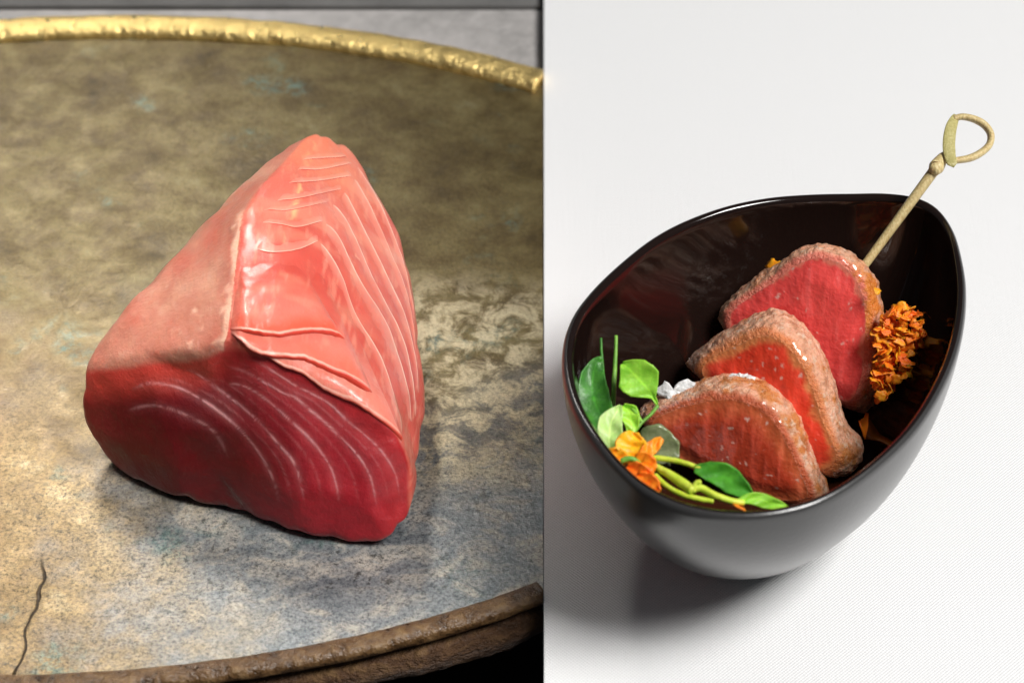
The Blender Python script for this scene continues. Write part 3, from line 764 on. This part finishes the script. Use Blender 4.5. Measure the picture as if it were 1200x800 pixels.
# ------------------------------------------------------------------ skewer
s0, s1 = on_plane(1002, 326, P3_+np.array((0.005, 0.009, 0.001))*0.9, unit(n3v)), at(1063, 243, 5.05)
dirv = s1-s0
end = None
for t in np.linspace(1, 3, 200):
    q = s0+dirv*t
    d = q-EYE; px = 637+(d@_R)/(d@_F)*LENS/36*1200
    if px > 1101: end = q; break
sroot = empty('bamboo_skewer', s0); tag(sroot, 'pale bamboo skewer with a looped knot end, stuck into the rear slice', 'skewer')
P = np.array([s0-dirv*0.12+(end-s0+dirv*0.12)*t for t in np.linspace(0, 1, 40)])
V, F = tube(P, [0.0009, 0.0010, 0.0011, 0.0012], 12); mesh_obj('shaft', V, F, M_BAMBOO, sroot)
ez = end[2]/CM
def path(pts, n): return resample([at(*p) for p in pts], n)
P = path([(1094,201,ez-.03),(1100,192,ez),(1105,185,ez+.05),(1110,180,ez+.08)], 24); V, F = tube(P, [0.0012, 0.0017, 0.0015, 0.0012, 0.0008], 14); mesh_obj('knot', V, F, M_BAMBOO, sroot)
P = path([(1116,192,ez+.14),(1113,182,ez+.2),(1112,168,ez+.3),(1114,152,ez+.4),(1118,141,ez+.42),(1121,137,ez+.40)], 50)
V, F = tube(P, [.9, 1.1, 1.1, 1.0, .7], 14, flat=(0.0003, 0.00125), updir=_F); mesh_obj('loop_band', V, F, M_BAMBOO2, sroot)
P = path([(1118,139,ez+.4),(1128,137,ez+.42),(1142,140,ez+.38),(1154,147,ez+.3),(1161,158,ez+.2),(1159,170,ez+.1),(1148,180,ez+.05),(1134,186,ez+.02),(1112,189,ez+.05)], 80)
V, F = tube(P, [.8, 1.0, .9, 1.0, .8], 14, flat=(0.0014, 0.00085), updir=_F); mesh_obj('loop', V, F, M_BAMBOO, sroot)
P = path([(1103,190,ez+.12),(1098,189,ez+.16),(1093,188,ez+.2)], 12); V, F = tube(P, [0.0003, 0.0002, 0.0001], 6); mesh_obj('splinter', V, F, M_BAMBOO, sroot)

# ------------------------------------------------------------------ greens
def leaf(name, pts, width, mat, parent, side=None, cup=0.25, tint=(1, 1, 1), shape=None, seed=0, thick=0.0002):
    """pts: pixel/height midrib; width: half width in mm; side: direction across the blade"""
    nu, nv = 36, 17
    mid = resample([at(*p) for p in pts], nu); Tn = np.gradient(mid, axis=0); Tn /= np.linalg.norm(Tn, axis=1)[:, None]
    view = unit(EYE-mid.mean(0))
    u = np.linspace(0, 1, nu)
    prof = (np.sin(math.pi*np.clip(u, 0, 1)**0.8)**0.75) if shape is None else np.interp(u, np.linspace(0, 1, len(shape)), shape)
    V = np.zeros((nv, nu, 3)); C = np.zeros((nv, nu, 3))
    for j in range(nu):
        a = unit(np.cross(Tn[j], view)) if side is None else unit(np.asarray(side)-Tn[j]*np.dot(side, Tn[j]))
        b = unit(np.cross(a, Tn[j]));  b = b if np.dot(b, view) > 0 else -b
        for i in range(nv):
            s = -1+2*i/(nv-1)
            w = width*0.00092*prof[j]*(1+0.06*math.sin(9*u[j]+seed+s*2))
            V[i, j] = mid[j] + a*(s*w) + b*(abs(s)**1.6*w*cup + 0.00025*math.sin(14*u[j]+s*3+seed))
            vein = math.exp(-(s/0.07)**2); sv = max(0, math.sin(u[j]*26-abs(s)*7))**8*0.18
            C[i, j] = np.asarray(tint)*(1+0.5*vein+sv)
    N = np.cross(np.gradient(V, axis=0), np.gradient(V, axis=1)); N /= np.linalg.norm(N, axis=-1)[..., None]+1e-12
    n0 = nu*nv; top = (V+N*thick/2).reshape(-1, 3); bot = (V-N*thick/2).reshape(-1, 3)
    F = grid_faces(nv, nu); F = F+[tuple(n0+k for k in f[::-1]) for f in F]
    ring = list(range(nu))+[i*nu+nu-1 for i in range(1, nv)]+[(nv-1)*nu+j for j in range(nu-2, -1, -1)]+[i*nu for i in range(nv-2, 0, -1)]
    for a, b in zip(ring, ring[1:]+ring[:1]): F.append((a, n0+a, n0+b, b))
    Cc = np.vstack([C.reshape(-1, 3)]*2)
    return fix_normals(mesh_obj(name, np.vstack([top, bot]), F, mat, parent, np.clip(Cc, 0, 1.6)))
def stem(pts, r, mat, parent, tint=(1, 1, 1)):
    P = path(pts, 50); V, F = tube(P, np.array(r)*0.00072 if not np.isscalar(r) else r*0.001, 10)
    V = V + np.stack([fbm(V, 500, 2, k) for k in range(3)], 1)*0.00008
    return mesh_obj('stem', V, F, mat, parent, np.tile(tint, (len(V), 1)))

g = empty('leafy_sprig', at(705, 500, 3.2)); tag(g, 'dark green leafy sprig standing in shade against the left wall of the bowl', 'sprig', 'green sprouts in the bowl')
leaf('leaf', [(722,520,3.3),(706,490,3.5),(694,460,3.7),(698,428,4.0),(706,420,4.1)], 3.4, M_LEAFD, g, cup=0.35, shape=[0.25, .75, 1, 1.05, .8, .15], seed=1)
stem([(708,470,3.5),(706,430,3.8),(704,396,4.1)], [0.55, 0.5, 0.4], M_LEAFD, g, (0.9, .9, .9))
g = empty('cut_stem', at(722, 480, 3.2)); tag(g, 'upright cut green stem left of the bright leaf in the bowl', 'stem', 'green sprouts in the bowl')
stem([(719,492,3.4),(719,460,3.7),(721,425,4.0),(722,393,4.3)], [0.75, 0.75, 0.62, 0.5], M_STEMG, g)
g = empty('leafy_sprig', at(755, 490, 3.2)); tag(g, 'bright green lobed leaf on a thin stem beside the salt flake', 'sprig', 'green sprouts in the bowl')
leaf('leaf', [(770,474,3.9),(764,462,4.05),(754,450,4.2),(741,436,4.35),(729,426,4.4)], 4.3, M_LEAF, g, cup=0.22, shape=[0.06, .12, .55, .98, 1.05, .95, .55, .1], seed=3)
stem([(771,475,3.9),(762,486,3.8),(751,496,3.7),(742,508,3.6)], [0.55, 0.5, 0.6], M_STEMG, g)
g = empty('leafy_sprig', at(725, 520, 3.4)); tag(g, 'pale green rounded leaf above the orange flower in the bowl', 'sprig', 'green sprouts in the bowl')
leaf('leaf', [(716,530,3.9),(714,512,4.05),(717,493,4.2),(727,475,4.3)], 2.7, M_LEAFP, g, cup=0.35, shape=[0.3, .8, 1.05, .95, .6, .08], seed=4)
leaf('leaf', [(738,510,3.8),(740,497,3.95),(738,485,4.05),(731,474,4.15)], 2.1, M_LEAF, g, cup=0.4, shape=[0.2, .7, 1, .9, .15], seed=5, tint=(1.3, 1.2, 1.2))
stem([(735,474,4.1),(744,482,4.1),(752,494,4.0)], [0.4, 0.6, 0.5], M_STEMG, g, (1.4, 1.3, 1.4))
g = empty('leafy_sprig', at(800, 565, 3.6)); tag(g, 'yellow green branching stems with two leaves along the near rim of the bowl', 'sprig', 'green sprouts in the bowl')
stem([(762,536,4.2),(785,538,4.25),(805,543,4.3),(822,549,4.3)], [0.8, 0.75, 0.6], M_STEM, g)
stem([(764,545,4.1),(782,554,4.2),(800,566,4.25),(812,575,4.3)], [0.9, 1.1, 1.4, 1.3], M_STEM, g)
stem([(808,572,4.3),(822,572,4.3),(838,580,4.3),(855,586,4.25),(872,589,4.2)], [1.2, 1.0, 0.95, 0.8], M_STEM, g)
stem([(768,557,4.1),(782,570,4.15),(800,579,4.2),(818,584,4.2),(836,587,4.2)], [0.8, 0.75, 0.7], M_STEM, g)
stem([(812,575,4.28),(816,566,4.4),(821,564,4.45)], [0.9, 0.8, 0.55], M_STEM, g)
leaf('leaf', [(814,549,4.3),(832,552,4.3),(850,559,4.25),(868,571,4.2),(884,584,4.1)], 2.6, M_LEAFD, g, cup=0.25, shape=[.3, .8, 1, 1.0, .7, .1], seed=6, tint=(1.6, 1.5, 1.3))
leaf('leaf', [(864,587,4.2),(880,584,4.2),(898,587,4.15),(914,592,4.1),(926,595,4.05)], 1.5, M_LEAF, g, cup=0.15, shape=[.3, .8, 1, .75, .08], seed=7)
V = leaf('cucumber_slice', [(752,512,3.6),(763,515,3.6),(776,524,3.5),(790,540,3.3)], 4.0, M_VEG, None, cup=0.12, shape=[.35, .9, 1, .85, .3], seed=8, thick=0.0012)
tag(V, 'thin translucent grey green vegetable slice between the orange flower and front tuna slice', 'vegetable slice')

# ------------------------------------------------------------------ orange flower and shreds
g = empty('orange_flower', at(745, 540, 3.8)); tag(g, 'crumpled orange flower lying among the sprouts by the near left rim', 'flower')
def petal(pts, w, seed, tint=(1, 1, 1), parent=g, shape=(.25, .8, 1.05, 1, .75, .3), cup=0.3):
    return leaf('petal', pts, w, M_PETAL, parent, cup=cup, shape=list(shape), seed=seed, tint=tint, thick=0.0004)
petal([(744,536,4.2),(741,526,4.3),(740,516,4.4),(743,506,4.5)], 3.2, 11, (1.0, 1.25, 1))
petal([(739,538,4.2),(730,537,4.2),(722,533,4.25),(712,528,4.3)], 1.7, 12, (1, .95, 1))
petal([(748,536,4.25),(758,529,4.3),(768,520,4.35),(776,514,4.4)], 1.5, 13, (1, .8, 1), shape=(.3, .9, 1, .8, .4))
petal([(744,542,4.2),(752,543,4.25),(760,546,4.25),(768,550,4.2)], 2.6, 14, (1, .75, 1))
petal([(736,545,4.2),(745,553,4.2),(757,559,4.2),(768,562,4.2)], 2.3, 15, (1, .55, 1))
petal([(748,556,4.2),(757,563,4.2),(766,569,4.2),(773,575,4.2)], 1.8, 16, (1, .6, 1))
mesh_obj('flower_stalk', *tube(path([(728,540,4.3),(738,537,4.35),(745,540,4.3),(750,545,4.2)], 16), 0.0006, 8), M_STEMG, g, np.ones((16*8+2, 3)))

rng = random.Random(5)
def shred_mesh(name, seed, size):
    r = random.Random(seed); n, mm = 7, 5; V = np.zeros((n, mm, 3))
    curl = r.uniform(-1.2, 1.2); tw = r.uniform(-.8, .8)
    for i in range(n):
        for j in range(mm):
            u = -1+2*i/(n-1); v = -1+2*j/(mm-1)
            w = (1-0.45*u*u)*(0.75+0.25*math.sin(3*u+seed))
            V[i, j] = (u*size+r.uniform(-.09, .09)*size, v*w*size+r.uniform(-.09, .09)*size, curl*size*0.35*u*u+tw*u*v*size*0.35+r.uniform(-.06, .06)*size)
    N = np.cross(np.gradient(V, axis=0), np.gradient(V, axis=1)); N /= np.linalg.norm(N, axis=-1)[..., None]
    n0 = n*mm; F = grid_faces(n, mm); F = F+[tuple(n0+k for k in f[::-1]) for f in F]
    ring = list(range(mm))+[i*mm+mm-1 for i in range(1, n)]+[(n-1)*mm+j for j in range(mm-2, -1, -1)]+[i*mm for i in range(n-2, 0, -1)]
    for a, b in zip(ring, ring[1:]+ring[:1]): F.append((a, n0+a, n0+b, b))
    t = r.choice([(1, 1.15, 1), (1, .95, 1), (1, .8, 1), (1, .62, 1), (1, .45, 1)])
    o = mesh_obj(name, np.vstack([(V+N*size*.045).reshape(-1, 3), (V-N*size*.045).reshape(-1, 3)]), F, M_PETAL, None, np.tile(t, (2*n0, 1)))
    return fix_normals(o)
protos = [shred_mesh('petal_shred', 40+k, 1.0*CM*0.20) for k in range(12)]
def place_shred(k, loc, sc, label, group):
    o = protos[k % 12]
    if o.get('used'): o = o.copy(); COL.objects.link(o)
    o['used'] = 1
    o.location = tuple(loc); o.rotation_euler = (0.55+rng.uniform(-.8, .8), rng.uniform(-.8, .8), rng.uniform(-3.1, 3.1)); o.scale = (sc,)*3
    tag(o, label, 'petal', group); return o
HEAP = [(1030,372),(1036,368),(1050,360),(1066,358),(1080,370),(1086,386),(1078,402),(1070,420),(1060,440),(1046,458),(1032,470),(1024,455),(1028,430),(1030,400),(1032,385)]
def inside(x, y, poly):
    r = False; j = len(poly)-1
    for i in range(len(poly)):
        if (poly[i][1] > y) != (poly[j][1] > y) and x < (poly[j][0]-poly[i][0])*(y-poly[i][1])/(poly[j][1]-poly[i][1])+poly[i][0]: r = not r
        j = i
    return r
k = 0
while k < 190:
    x, y = rng.uniform(1020, 1082), rng.uniform(356, 472)
    if not inside(x, y, HEAP): continue
    zt = 3.9-(y-360)/110*1.6
    place_shred(k, at(x, y, zt + 0.15 - rng.random()**2*0.8), rng.uniform(0.42, 0.85), 'small orange petal shred in the heap beside the rear tuna slice', 'orange petal shreds heaped in the bowl'); k += 1
for q in range(16):
    x, y = rng.choice([(1024, 345), (1030, 380), (1030, 410), (1026, 440), (1078, 380), (1068, 440), (1050, 465)])
    x += rng.uniform(-6, 8); y += rng.uniform(-14, 14)
    place_shred(k, at(x, y, (4.35 if x < 1040 else 3.5)-(y-345)/110*1.7), rng.uniform(0.3, 0.6), 'small orange petal shred in the heap beside the rear tuna slice', 'orange petal shreds heaped in the bowl'); k += 1
for x, y, z, s, lab in ((1016, 498, 1.35, 1.5, 'single orange petal shred lying in the sauce right of the middle slice'),
                   (907, 312, 3.9, 1.1, 'orange petal shred caught on the upper left edge of the rear slice'),
                   (868, 594, 4.2, 0.8, 'orange petal crumb at the tip of the yellow green stem by the rim')):
    place_shred(k, at(x, y, z), s, lab, None); k += 1
for o in COL.objects:
    if 'used' in o: del o['used']

# ------------------------------------------------------------------ salt flakes
def chip(pix, z, thick, label, seed, group=None):
    q = resample(pix, 26, True); r = np.random.RandomState(seed)
    A = np.array([on_plane(x, y, z, unit((-0.2, -0.6, 0.75))) for x, y in q]); c = A.mean(0); nn = unit((-0.2, -0.6, 0.75))
    A = A+r.normal(0, 0.00012, A.shape)
    rings = []
    for f, h in ((0.02, .9), (.45, 1.0), (.8, .75), (1.0, .3), (1.0, -.6), (.5, -1), (.02, -1)):
        Q = c+(A-c)*f + nn*(h*thick); rings.append(Q+fbm(Q, 500, 3, seed)[:, None]*nn*thick*0.8)
    o = mesh_obj('salt_flake', np.vstack(rings), grid_faces(len(rings), 26, True), M_SALT, None, smooth=False)
    tag(o, label, 'salt flake', group); return fix_normals(o)
def on_slice(px, py, f, p0, n, e, up=0.0): return on_plane(px, py, p0+np.array(e)*f+np.array([0, -0.0006, up]), unit(n))
zz = on_slice(788, 460, 0.5, P1, n1v, (0.004, 0.010, 0.001), 0.001)
chip([(768,455),(776,452),(778,446),(784,450),(786,457),(797,447),(806,444),(816,449),(808,458),(800,463),(790,476),(784,478),(780,466),(772,464)], zz, 0.0006, 'large white salt flake on the left end of the front tuna slice', 3)
zz = on_slice(868, 448, 0.75, P1, n1v, (0.004, 0.010, 0.001), 0.0022)
chip([(852,440),(866,437),(884,441),(880,448),(868,446),(856,446)], zz, 0.0004, 'thin white salt flake on the crest of the front tuna slice', 4)
zz = on_slice(826, 440, 0.3, P2_, n2v, (0.006, 0.010, 0.001), 0.0005)
chip([(822,436),(826,437),(832,443),(829,445),(824,441)], zz, 0.0003, 'tiny white salt sliver below the left tip of the middle slice', 5)

bpy.context.view_layer.update()
